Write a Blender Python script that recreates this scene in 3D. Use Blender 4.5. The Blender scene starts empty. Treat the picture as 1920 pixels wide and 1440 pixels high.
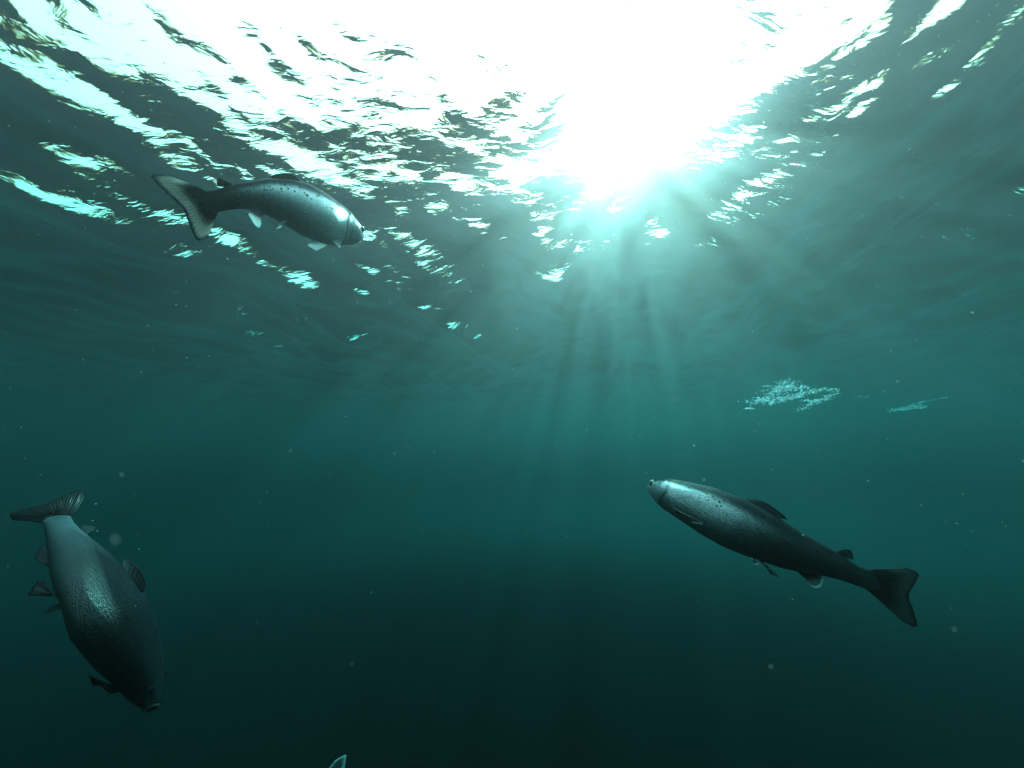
import bpy, math, random
import numpy as np
from mathutils import Vector, Matrix

random.seed(7)
SC = bpy.context.scene

# ------------------------------------------------------------------ camera
W_PX, H_PX, F_PX = 1920.0, 1440.0, 620.0
CAM = Vector((0.0, 0.0, -1.75))
PITCH, ROLL = math.radians(12.0), math.radians(-1.5)
cam_data = bpy.data.cameras.new('camera')
cam = bpy.data.objects.new('camera', cam_data)
SC.collection.objects.link(cam)
cam_data.sensor_fit = 'HORIZONTAL'
cam_data.sensor_width = 36.0
cam_data.lens = 36.0 * F_PX / W_PX
cam_data.clip_start = 0.004
cam_data.clip_end = 500.0
cam_data.dof.use_dof = True
cam_data.dof.focus_distance = 1.5
cam_data.dof.aperture_fstop = 9.0
cam.matrix_world = (Matrix.Translation(CAM) @ Matrix.Rotation(math.radians(90) + PITCH, 4, 'X')
                    @ Matrix.Rotation(ROLL, 4, 'Z'))
SC.camera = cam
MW = cam.matrix_world.copy()


def at(px, py, d):
    """the world point seen at photo pixel (px, py), d metres in front of the lens"""
    return MW @ Vector(((px - 960) / F_PX * d, (720 - py) / F_PX * d, -d))


def to_px(p):
    """the photo pixel of a world point"""
    q = MW.inverted() @ Vector(p)
    return (960 + q.x / -q.z * F_PX, 720 - q.y / -q.z * F_PX)


# ------------------------------------------------------------------ sun, sky, exposure
SUN_DIR = (MW.to_3x3() @ Vector(((1165 - 960) / F_PX, (720 - 238) / F_PX, -1))).normalized()
elev = math.asin(SUN_DIR.z)
azim = math.atan2(SUN_DIR.x, SUN_DIR.y)
sun_data = bpy.data.lights.new('sun', 'SUN')
sun_data.energy = 5.0
sun_data.angle = math.radians(0.5)
sun_data.color = (1.0, 0.90, 0.84)
sun = bpy.data.objects.new('sun', sun_data)
sun.rotation_euler = SUN_DIR.to_track_quat('Z', 'Y').to_euler()
sun.location = (0, 0, 8)
SC.collection.objects.link(sun)

world = bpy.data.worlds.new('World')
SC.world = world
world.use_nodes = True
nt = world.node_tree
bg = nt.nodes['Background']
sky = nt.nodes.new('ShaderNodeTexSky')
sky.sky_type = 'NISHITA'
sky.sun_disc = False
sky.sun_elevation = elev
sky.sun_rotation = azim
sky.dust_density = 3.0
# a bright hazy sky: thin white cloud over the blue
hs = nt.nodes.new('ShaderNodeHueSaturation')
hs.inputs['Saturation'].default_value = 0.12
hs.inputs['Value'].default_value = 1.5
nt.links.new(sky.outputs[0], hs.inputs['Color'])
wm = nt.nodes.new('ShaderNodeMix')
wm.data_type = 'RGBA'
wm.blend_type = 'MULTIPLY'
wm.inputs['Factor'].default_value = 1.0
wm.inputs['B'].default_value = (1.32, 1.0, 0.97, 1)
nt.links.new(hs.outputs[0], wm.inputs['A'])
# thin bright cloud, brightest overhead
tc = nt.nodes.new('ShaderNodeTexCoord')
sp = nt.nodes.new('ShaderNodeSeparateXYZ')
nt.links.new(tc.outputs['Generated'], sp.inputs[0])
cl = nt.nodes.new('ShaderNodeMapRange')
cl.inputs['From Min'].default_value = 0.0
cl.inputs['From Max'].default_value = 1.0
cl.inputs['To Max'].default_value = 5.0
nt.links.new(sp.outputs[2], cl.inputs['Value'])
ad = nt.nodes.new('ShaderNodeMix')
ad.data_type = 'RGBA'
ad.blend_type = 'ADD'
ad.inputs['Factor'].default_value = 1.0
nt.links.new(wm.outputs['Result'], ad.inputs['A'])
nt.links.new(cl.outputs[0], ad.inputs['B'])
nt.links.new(ad.outputs['Result'], bg.inputs[0])
bg.inputs[1].default_value = 0.15

SC.view_settings.view_transform = 'Standard'
SC.view_settings.look = 'None'
SC.view_settings.gamma = 1.0
SC.view_settings.exposure = 1.45
SC.render.engine = 'CYCLES'
cy = SC.cycles
cy.max_bounces = 6
cy.diffuse_bounces = 2
cy.glossy_bounces = 3
cy.transmission_bounces = 4
cy.volume_bounces = 1
cy.transparent_max_bounces = 8
cy.use_denoising = True
cy.denoiser = 'OPENIMAGEDENOISE'
cy.caustics_reflective = False
cy.caustics_refractive = False
cy.sample_clamp_indirect = 1.5
cy.use_adaptive_sampling = False


# ------------------------------------------------------------------ helpers
def put(name, verts, faces, mat=None, parent=None, smooth=True):
    me = bpy.data.meshes.new(name)
    me.from_pydata([tuple(v) for v in verts], [], faces)
    me.update()
    if smooth:
        me.polygons.foreach_set('use_smooth', [True] * len(me.polygons))
    o = bpy.data.objects.new(name, me)
    if mat:
        me.materials.append(mat)
    SC.collection.objects.link(o)
    if parent:
        o.parent = parent
    return o


def new_mat(name):
    m = bpy.data.materials.new(name)
    m.use_nodes = True
    m.node_tree.nodes.clear()
    return m, m.node_tree


def N(tree, kind, **kw):
    n = tree.nodes.new(kind)
    for k, v in kw.items():
        setattr(n, k, v)
    return n


def math_node(t, op, a, b=None, clamp=False):
    n = N(t, 'ShaderNodeMath', operation=op, use_clamp=clamp)
    for i, v in enumerate((a, b)):
        if v is None:
            continue
        if isinstance(v, (int, float)):
            n.inputs[i].default_value = v
        else:
            t.links.new(v, n.inputs[i])
    return n.outputs[0]


# ------------------------------------------------------------------ water surface
def water_material():
    m, t = new_mat('rippled_water_surface')
    L = t.links.new
    out = N(t, 'ShaderNodeOutputMaterial')
    geo = N(t, 'ShaderNodeNewGeometry')
    # fine ripples, as bump on top of the modelled waves
    mp = N(t, 'ShaderNodeMapping')
    mp.inputs['Rotation'].default_value = (0, 0, math.radians(20))
    mp.inputs['Scale'].default_value = (1.0, 2.2, 1.0)
    L(geo.outputs['Position'], mp.inputs['Vector'])
    n1 = N(t, 'ShaderNodeTexNoise')
    n1.inputs['Scale'].default_value = 7.0
    n1.inputs['Detail'].default_value = 3.0
    n1.inputs['Distortion'].default_value = 0.6
    L(mp.outputs[0], n1.inputs['Vector'])
    b1 = N(t, 'ShaderNodeBump')
    b1.inputs['Strength'].default_value = 1.0
    b1.inputs['Distance'].default_value = 0.005
    L(n1.outputs[0], b1.inputs['Height'])
    dot = N(t, 'ShaderNodeVectorMath', operation='DOT_PRODUCT')
    L(geo.outputs['Incoming'], dot.inputs[0])
    L(b1.outputs[0], dot.inputs[1])
    c = math_node(t, 'ABSOLUTE', dot.outputs['Value'])
    # transmission past the critical angle, red to blue (dispersion)
    comb = N(t, 'ShaderNodeCombineColor')
    for i, cc in enumerate((0.659, 0.661, 0.664)):
        mr = N(t, 'ShaderNodeMapRange', interpolation_type='SMOOTHSTEP')
        mr.inputs['From Min'].default_value = cc
        mr.inputs['From Max'].default_value = cc + 0.035
        mr.inputs['To Max'].default_value = 0.98
        L(c, mr.inputs['Value'])
        L(mr.outputs[0], comb.inputs[i])
    inv = N(t, 'ShaderNodeInvert')
    L(comb.outputs[0], inv.inputs['Color'])
    tr = N(t, 'ShaderNodeBsdfTransparent')
    L(comb.outputs[0], tr.inputs['Color'])
    gl = N(t, 'ShaderNodeBsdfGlossy')
    gl.inputs['Roughness'].default_value = 0.02
    L(inv.outputs[0], gl.inputs['Color'])
    L(b1.outputs[0], gl.inputs['Normal'])
    add = N(t, 'ShaderNodeAddShader')
    L(tr.outputs[0], add.inputs[0])
    L(gl.outputs[0], add.inputs[1])
    L(add.outputs[0], out.inputs['Surface'])
    return m


# wave trains of the water surface: length (m), heading (rad), sine and cosine slope
WAVE_LEN = [0.2286,1.9397,0.2174,2.2712,0.5502,0.8261,1.3730,0.6073,0.2926,0.2042,0.1435,1.2542,0.4710,0.1853,1.9994,0.2715,0.4308,0.2919,0.8738,0.7436,0.7945,0.2642,0.2811,0.2537,0.3238,0.1769,0.1899,2.6371,2.6051,0.2047,0.1192,0.2159,1.1044,1.4360,0.1186,0.7383,0.1106,0.6015,0.9061,2.8326,0.2584,1.5490,1.9381,2.3024,0.1108,0.5169,2.7940,0.4097,1.6075,0.6661,1.3956,0.5439,0.1211,0.1463,0.1588,0.2518,2.6457,0.8824,1.6230,0.7107,0.8929,1.5978,2.3325,2.2269,1.6672,0.1500,0.3616,0.1237,0.6659,1.5169,0.1302,0.2049,0.3669,0.2461,1.5117,0.3510,0.9034,0.5593,0.7527,2.4315,2.4657,0.1590,1.7735,0.3441,0.1534,0.3892,0.5914,2.6126,0.3743,0.1146,1.8704,0.1586,0.5322,1.8114,0.6000,0.4793,1.5387,0.1176,0.7261,0.4268,2.8280,1.5434,0.1314,0.2061,0.4886,1.1157,0.3286,0.3603,2.2927,2.5491,0.4216,2.1261,0.3267,0.1445,0.6242,0.9712,2.0873,2.6478,1.3914,1.3426,1.1422,1.1106,1.3795,2.7292,0.3770,0.1446,0.2423,0.2283,0.3646,1.5895,0.1341,0.4843,1.6045,0.2628,0.1356,0.2443,0.1456,1.5762,0.1928,0.2094,1.6123,1.5893,0.7674,2.2424,0.1340,2.6464,0.7222,0.2981,1.6722,0.9666,2.8408,0.1568,0.7463,0.5226,0.9441,0.2441,0.1219,0.6613,0.3660,2.0828,0.4999,0.4372,0.8857,0.6251,2.6136,1.4817,0.5654,0.2206,0.8052,1.2968,1.3283,2.9071,0.2260,0.4473,0.4447,0.3144,0.3667,0.5315,0.6566,0.2637,0.1713,0.2975,0.1725,0.3134,1.0317,0.7982,2.9430,0.6987,0.6711,0.9138,1.2070,0.8372,0.7652,0.8079,0.3542,1.4260,0.8069,0.3048,0.2472,0.1391,0.3460,0.1148,0.1899,0.1342,0.2751,0.3467,0.7721,1.4149,0.8623,0.1862,2.0926,1.2222,0.5674,0.9176,0.5897,0.1915,0.9111,2.8564,1.3932,0.2001,0.1632,2.3608,2.2084,1.2994,1.3489,0.1762,1.5980,0.2073,0.1832,0.4208,0.1101,1.7850,0.1871,1.2576,0.7512,1.3929,0.7947,2.6158,0.3846,0.5660,0.3355,1.2722,0.2961,1.5302,0.1460,0.2392,0.4662,0.1667,0.2148,1.7618,0.3754,0.2262,1.7886,0.7328,0.8881,2.0596,1.1570,0.2636,0.1136,0.6728,1.1327,1.5654,0.2062,0.8896,2.4255,0.2576,0.2884,0.4473,0.7227,2.8742,0.7644,2.0526,0.9565,0.5225,0.3011,0.3488,1.4248,0.1975,0.1733,0.2220,0.9974,0.3741,0.2173,0.3272,0.1440,0.4637,1.5942,0.4781,0.4805,0.1204,0.2759,0.1409,0.1287,1.8945,1.1584,1.6984,0.1705,0.3666,2.2312,0.4589,2.3245,2.6149,0.1124,0.4582,0.7517,0.3473,0.3799,0.3554,0.2356,0.1199,1.2246,2.9555,0.1248,1.8667,0.6614,0.1173,0.1380,0.6216,0.1553,0.2918,0.2721,2.6958,0.5172,0.2816,2.4230,2.6615,1.1779,0.1727,2.0661,0.4710,1.4677,1.1861,0.9469,1.3779,1.5974,0.5037,0.5433,0.1516,0.3734,2.0407,0.2273,1.2983,1.5703,0.2103,1.3672,0.9601,2.7392,0.3955,1.3322,1.7758,0.3837,0.2299,0.3702,0.9459,0.2569,1.8630,0.2910,1.3646,0.3169,0.5798,1.9619,0.5447,0.8607,0.3405,0.5153,0.1347,0.6101,0.4834,0.2947,0.1945,0.3381,0.2907,0.3633,1.5813,2.1053,2.2446,0.4414,2.1252,0.7616,2.9370,0.1657,1.3326,0.7646,0.5997,1.3387,1.7144,1.7021,0.3419,0.3857,0.7825,0.1267,1.6126,0.7589,0.4745,0.9011,2.5636,1.5578,0.9563,0.2180,2.7058,0.3940,2.1733,0.5736,1.0089,2.0492,0.1333,0.2906,0.1976,0.1282,0.3393,2.2473,0.2530,0.1597,2.4520,0.5591,0.5208,1.0616,1.6253,0.2324,0.2143,0.4457,1.7972,2.3358,0.2060,1.0672,0.4782,1.9874,0.2914,0.2680,0.1182,1.9436,0.1901,0.2755,0.2477,2.2971,0.1440,0.3336,1.0360,0.1898,0.7383,0.4459,0.1149,0.8122,0.3451,0.2209,2.7364,1.7470,0.4827,0.3171,0.1152,1.2121,0.2646,0.5940,0.8659,1.3155,0.1852,0.1486,1.4105,0.1303,0.4202,0.1239,0.2182,0.2053,1.7523,1.2730,0.2464,0.7593,0.5615,0.1486,0.3577,1.3059,0.1682,0.2425,0.3561,0.1115,1.4076,0.4045,0.9027,0.6228,1.4353,0.9648,0.4094,0.1653,0.4449,0.1119,0.1423,1.6949,0.6041,1.4814,1.2570,0.6264,1.2090,2.4680,2.5057,0.2544,2.1959,0.5195,0.2186,0.4251,0.7537,2.0600,2.1600,0.6960,1.5730,0.6291,0.1505,0.4625,1.1019,1.3226,1.0272,0.1108,1.0425,2.7807,0.2220,1.1542,0.2110,1.3757,2.4036,0.2185,1.6923,0.2949,2.0045,0.1221,1.3256,0.2237,0.3686,0.1850,1.5744,0.2134,0.3539,0.3670,0.2657,0.2301,1.2927,0.7376,1.4095,0.1845,0.6631,0.1430,0.1521,0.4568,0.7747,1.1673,0.7158,0.1418,0.3810,1.2521,2.5233,2.1739,0.5560,2.4014,0.2519,0.8403,1.3591,0.1106,0.1442,0.3170,0.2244,0.1957,0.6781,0.9056,0.5441,1.1034,0.3139,0.3675,0.1705,0.2249,0.5473,1.6760,0.5239,2.0209,2.4129,1.3984,1.4337,0.1154,1.0792,0.1232,1.3240,0.4463,0.1449,2.3615,0.2025,2.6065,1.4577,2.3020,0.8658,0.3507,1.1018,0.5018,1.2386,2.5501,0.1326,0.1898,0.4544,0.1204,0.3598,0.4437,0.1955,0.1263,0.8922,0.2402,1.1050,0.4345,2.1225,0.2936,0.6538,0.2814,2.5070,0.2748,1.0217,0.3537,1.0464,0.8485,1.4055,0.8665,0.4946,0.4857,0.1842,0.1621,0.1832,2.3545,1.0024,2.1706,0.8342,0.2218,0.1146,0.6387,2.7171,1.5047,0.1381,0.3650,0.1707,0.2682,1.0264,0.3217,0.5897,0.2854,0.4244,0.3821,0.7524,0.1427,2.9081,0.1721,0.1313,2.2079,0.3665,0.1116,0.2515,1.5791,1.2724,0.9222,1.6718,0.5226,2.2734,0.2675,0.5653,1.6925,0.6604,0.2425,0.3303,1.8755,0.6289,0.3438,0.8602,0.1792,1.2664,0.3649,0.6040,0.3448,1.8556,0.1968,1.9294,0.9744,0.2001,0.1843,0.2589,0.4747,2.4710,1.4603,0.2842,0.5276,0.1265,1.4197,1.1600,0.9134,0.8027,0.1406,0.6186,0.7968,0.8471,2.1196,0.3266,0.2461,0.4659,0.8411,1.8212,1.2744,0.6057,0.3973,1.2877]
WAVE_DIR = [1.1643,1.3330,0.0577,1.5952,0.6439,3.0359,0.2905,0.1308,1.6245,3.0896,0.8606,0.4181,0.2844,0.0109,1.9343,1.1097,2.5761,0.6965,1.7216,0.1709,1.0144,2.8511,1.8957,1.4569,2.9253,1.0977,0.2276,1.4302,1.8508,2.5117,1.1573,1.6327,2.7915,1.9883,0.8596,2.9268,1.7898,2.6325,2.5337,2.1101,0.9391,2.0519,0.3625,2.1043,1.6499,1.0146,1.3896,0.8956,1.4763,1.3385,1.5463,0.0846,0.3410,2.6826,0.5523,0.9760,2.1854,1.2094,1.2689,0.1192,1.3653,1.7930,1.3870,1.1988,0.5434,1.2165,0.1597,0.8896,0.0263,0.5126,0.2050,2.9168,1.6589,0.7203,1.9335,0.8243,2.0380,1.6177,1.2444,2.8421,2.1521,2.9745,0.8573,1.2058,2.1047,1.9563,0.8539,0.2987,2.6029,1.0653,0.0037,2.1753,1.0393,2.2991,0.3774,0.8082,2.8671,1.9244,1.2738,2.6922,2.1143,0.5631,0.8509,2.7663,2.9426,2.2064,1.6715,2.8612,2.0745,2.9516,2.2157,0.6817,2.7532,1.6810,1.0736,0.7310,0.8514,1.7073,0.1459,1.1449,0.8017,0.3055,1.5792,1.1177,2.7589,1.6547,0.4581,0.2433,1.7864,2.4486,1.2885,1.6799,2.5333,2.0473,1.9079,2.8074,0.5172,0.5427,2.9682,2.5361,3.0686,1.6520,1.3351,2.9958,1.9505,1.3091,1.3646,1.5042,0.1895,0.4923,1.9941,2.1667,2.7771,1.8046,0.4620,2.1631,0.5069,1.6709,0.6336,0.8681,2.7351,1.7418,2.3502,0.4778,1.4009,1.2329,3.0684,2.3290,2.5856,2.1380,0.2108,2.4608,2.2794,2.1958,1.3437,0.8559,1.5530,1.2756,0.3329,2.4271,2.0795,0.4729,1.9259,2.9840,1.6728,0.1409,3.0381,2.0390,1.5092,2.9951,1.4005,0.6723,0.0113,2.4977,0.4659,2.5037,0.2554,1.9899,0.0736,2.2645,0.0440,2.8172,1.8475,2.4907,2.9027,1.8171,1.7298,2.9165,2.1723,2.4896,1.5910,3.1235,1.7673,0.4430,0.1282,2.6440,0.2895,1.8435,1.5677,2.5591,1.1612,0.5197,0.5611,0.3691,1.6315,0.2236,1.3213,0.7247,0.4469,2.2962,2.5087,2.3280,1.2399,1.4887,2.2588,2.0204,1.6788,0.7527,0.7897,1.7287,2.4771,1.1849,1.7682,3.1078,1.1192,2.4927,1.8406,1.2191,1.6025,0.2126,1.8408,2.6155,0.2156,2.0326,0.1601,0.3552,1.9677,1.6798,0.5951,1.0812,0.3572,2.1711,2.1372,3.0226,2.1622,2.8836,2.5219,1.8296,1.7012,0.3107,0.5421,1.8963,1.1911,0.3706,2.5424,1.1661,0.2235,0.3310,0.1854,0.6824,1.7393,1.5811,0.6289,0.3982,1.4870,1.9510,1.5364,1.5960,2.8901,2.6339,2.3485,1.2450,1.7926,2.2827,1.3738,0.1482,2.0914,2.7319,0.9751,2.4837,2.2502,2.0226,0.1020,0.0456,1.5979,1.6789,0.3488,3.0535,0.7463,2.3924,1.3062,1.4192,2.5754,3.0576,0.1327,2.3291,2.0441,1.6909,1.2071,1.5664,0.8559,2.9312,0.4205,0.4803,2.2255,1.4619,1.9943,1.9248,2.2573,0.4479,2.2088,1.0368,2.1739,1.1016,2.5923,2.6590,1.9940,0.8387,1.2816,1.1391,0.5719,0.2089,1.9532,1.4173,0.2108,1.9790,1.8805,1.6464,0.3462,1.4655,1.5878,0.3748,0.7883,3.1329,3.0615,2.8099,1.5408,2.2995,0.3334,1.3413,2.1907,0.9702,2.6483,2.4973,0.8861,0.1387,1.9677,0.7357,2.3564,1.7627,2.7225,0.2352,1.3939,2.6926,2.5853,2.6188,0.2451,1.5038,1.8717,1.6950,0.0360,2.4179,2.3320,1.5525,0.4684,0.5389,0.0320,1.7285,2.2074,2.1082,1.6572,1.3202,2.2129,1.7304,1.8476,0.2974,3.0722,0.0632,2.0700,2.2393,1.2663,2.2342,3.0172,2.3102,2.4969,0.6801,1.9084,0.6801,2.0111,2.6665,1.2104,0.6813,2.8376,0.8436,0.9360,3.0947,2.9745,2.6500,0.3887,2.4609,1.3078,1.3294,0.8833,0.9045,0.6347,1.0311,0.1766,1.2527,1.5964,3.1247,0.6042,2.1746,0.8299,0.9798,2.9296,1.7446,2.6469,3.0352,1.7333,2.6733,2.9099,1.3271,0.3486,1.5143,0.9322,2.7121,2.9716,0.1447,1.4593,0.6758,1.5094,0.2489,1.0180,0.3455,1.2892,0.1720,2.1264,2.8829,2.7803,1.5697,0.3314,2.5590,1.6899,0.5969,2.0160,2.5016,0.9834,2.2840,1.0487,2.4241,1.8173,2.6665,0.8171,2.4008,0.9085,1.4933,2.7579,2.1488,2.6021,1.9161,1.9258,2.9355,0.6975,2.6008,1.9522,2.7196,3.0816,0.8859,2.8346,0.6217,1.2372,3.0450,0.5369,0.9631,2.8558,1.2000,1.6496,0.8231,1.5756,1.6295,3.0375,1.3729,3.1035,1.3237,0.3515,1.9543,1.8176,2.5267,1.8155,2.5874,1.7434,2.6464,1.6024,1.6485,1.6281,2.4832,1.4603,0.6049,2.1252,2.8272,0.4333,0.7834,1.2559,0.4606,2.4036,2.3713,1.4751,2.9192,2.8346,2.5706,2.0783,3.0111,2.4037,2.6983,1.5294,2.9500,2.4820,1.5856,2.7369,0.4441,1.2723,1.7736,2.5808,2.5988,1.1628,1.7455,1.3848,0.8224,0.4360,1.6810,2.1764,2.2393,2.5246,2.3130,1.4126,0.4688,1.6932,1.2680,0.0468,2.8697,1.9229,2.6328,1.5815,0.3564,0.8767,2.0872,2.9001,1.9564,2.8651,2.7881,0.8307,0.5688,2.0985,2.4003,1.7441,2.5084,3.0468,0.5352,1.5027,0.3253,1.0397,0.2683,2.3805,1.8314,2.2273,1.6300,0.0653,0.6534,1.4375,0.5396,2.5945,0.0400,1.0277,1.5849,1.4145,0.7563,2.9899,2.0047,0.3929,3.0116,0.1469,2.1535,3.0998,2.1475,1.6300,0.5544,1.7879,2.3149,0.3108,2.5099,1.9271,0.2124,2.5069,1.9067,2.5715,0.6281,1.0033,2.8679,2.9448,3.0524,0.0718,1.3453,3.0185,2.0706,1.4730,0.4520,1.5888,2.4376,1.8293,1.2556,3.1412,0.4081,2.7292,0.5558,0.8358,2.7695,0.9300,0.6599,0.7363,3.0229,2.9638,2.3078,1.7371,3.0953,2.0546,1.5176,2.7211,1.9089,1.6141,2.0653,0.8128,0.2633,2.2431,1.6362,1.4259,2.7089,2.6400,0.9129,1.4057,2.1722,1.7487,2.3193,0.2017,2.3118,0.8151,0.4022,1.0953,2.0454,1.7261,0.0554,1.1612,0.5021,1.9862,0.7702,0.7677,2.0070,1.1663,2.1979,1.3451,1.3284,1.1779,1.6554,3.0634,1.1816,0.1679,0.5265,1.2171,2.7148,1.2358,2.5930,0.8441,2.2790,0.5477,2.6673,2.0325,1.6117,3.1192,2.0594,3.0869,1.9743]
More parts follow.
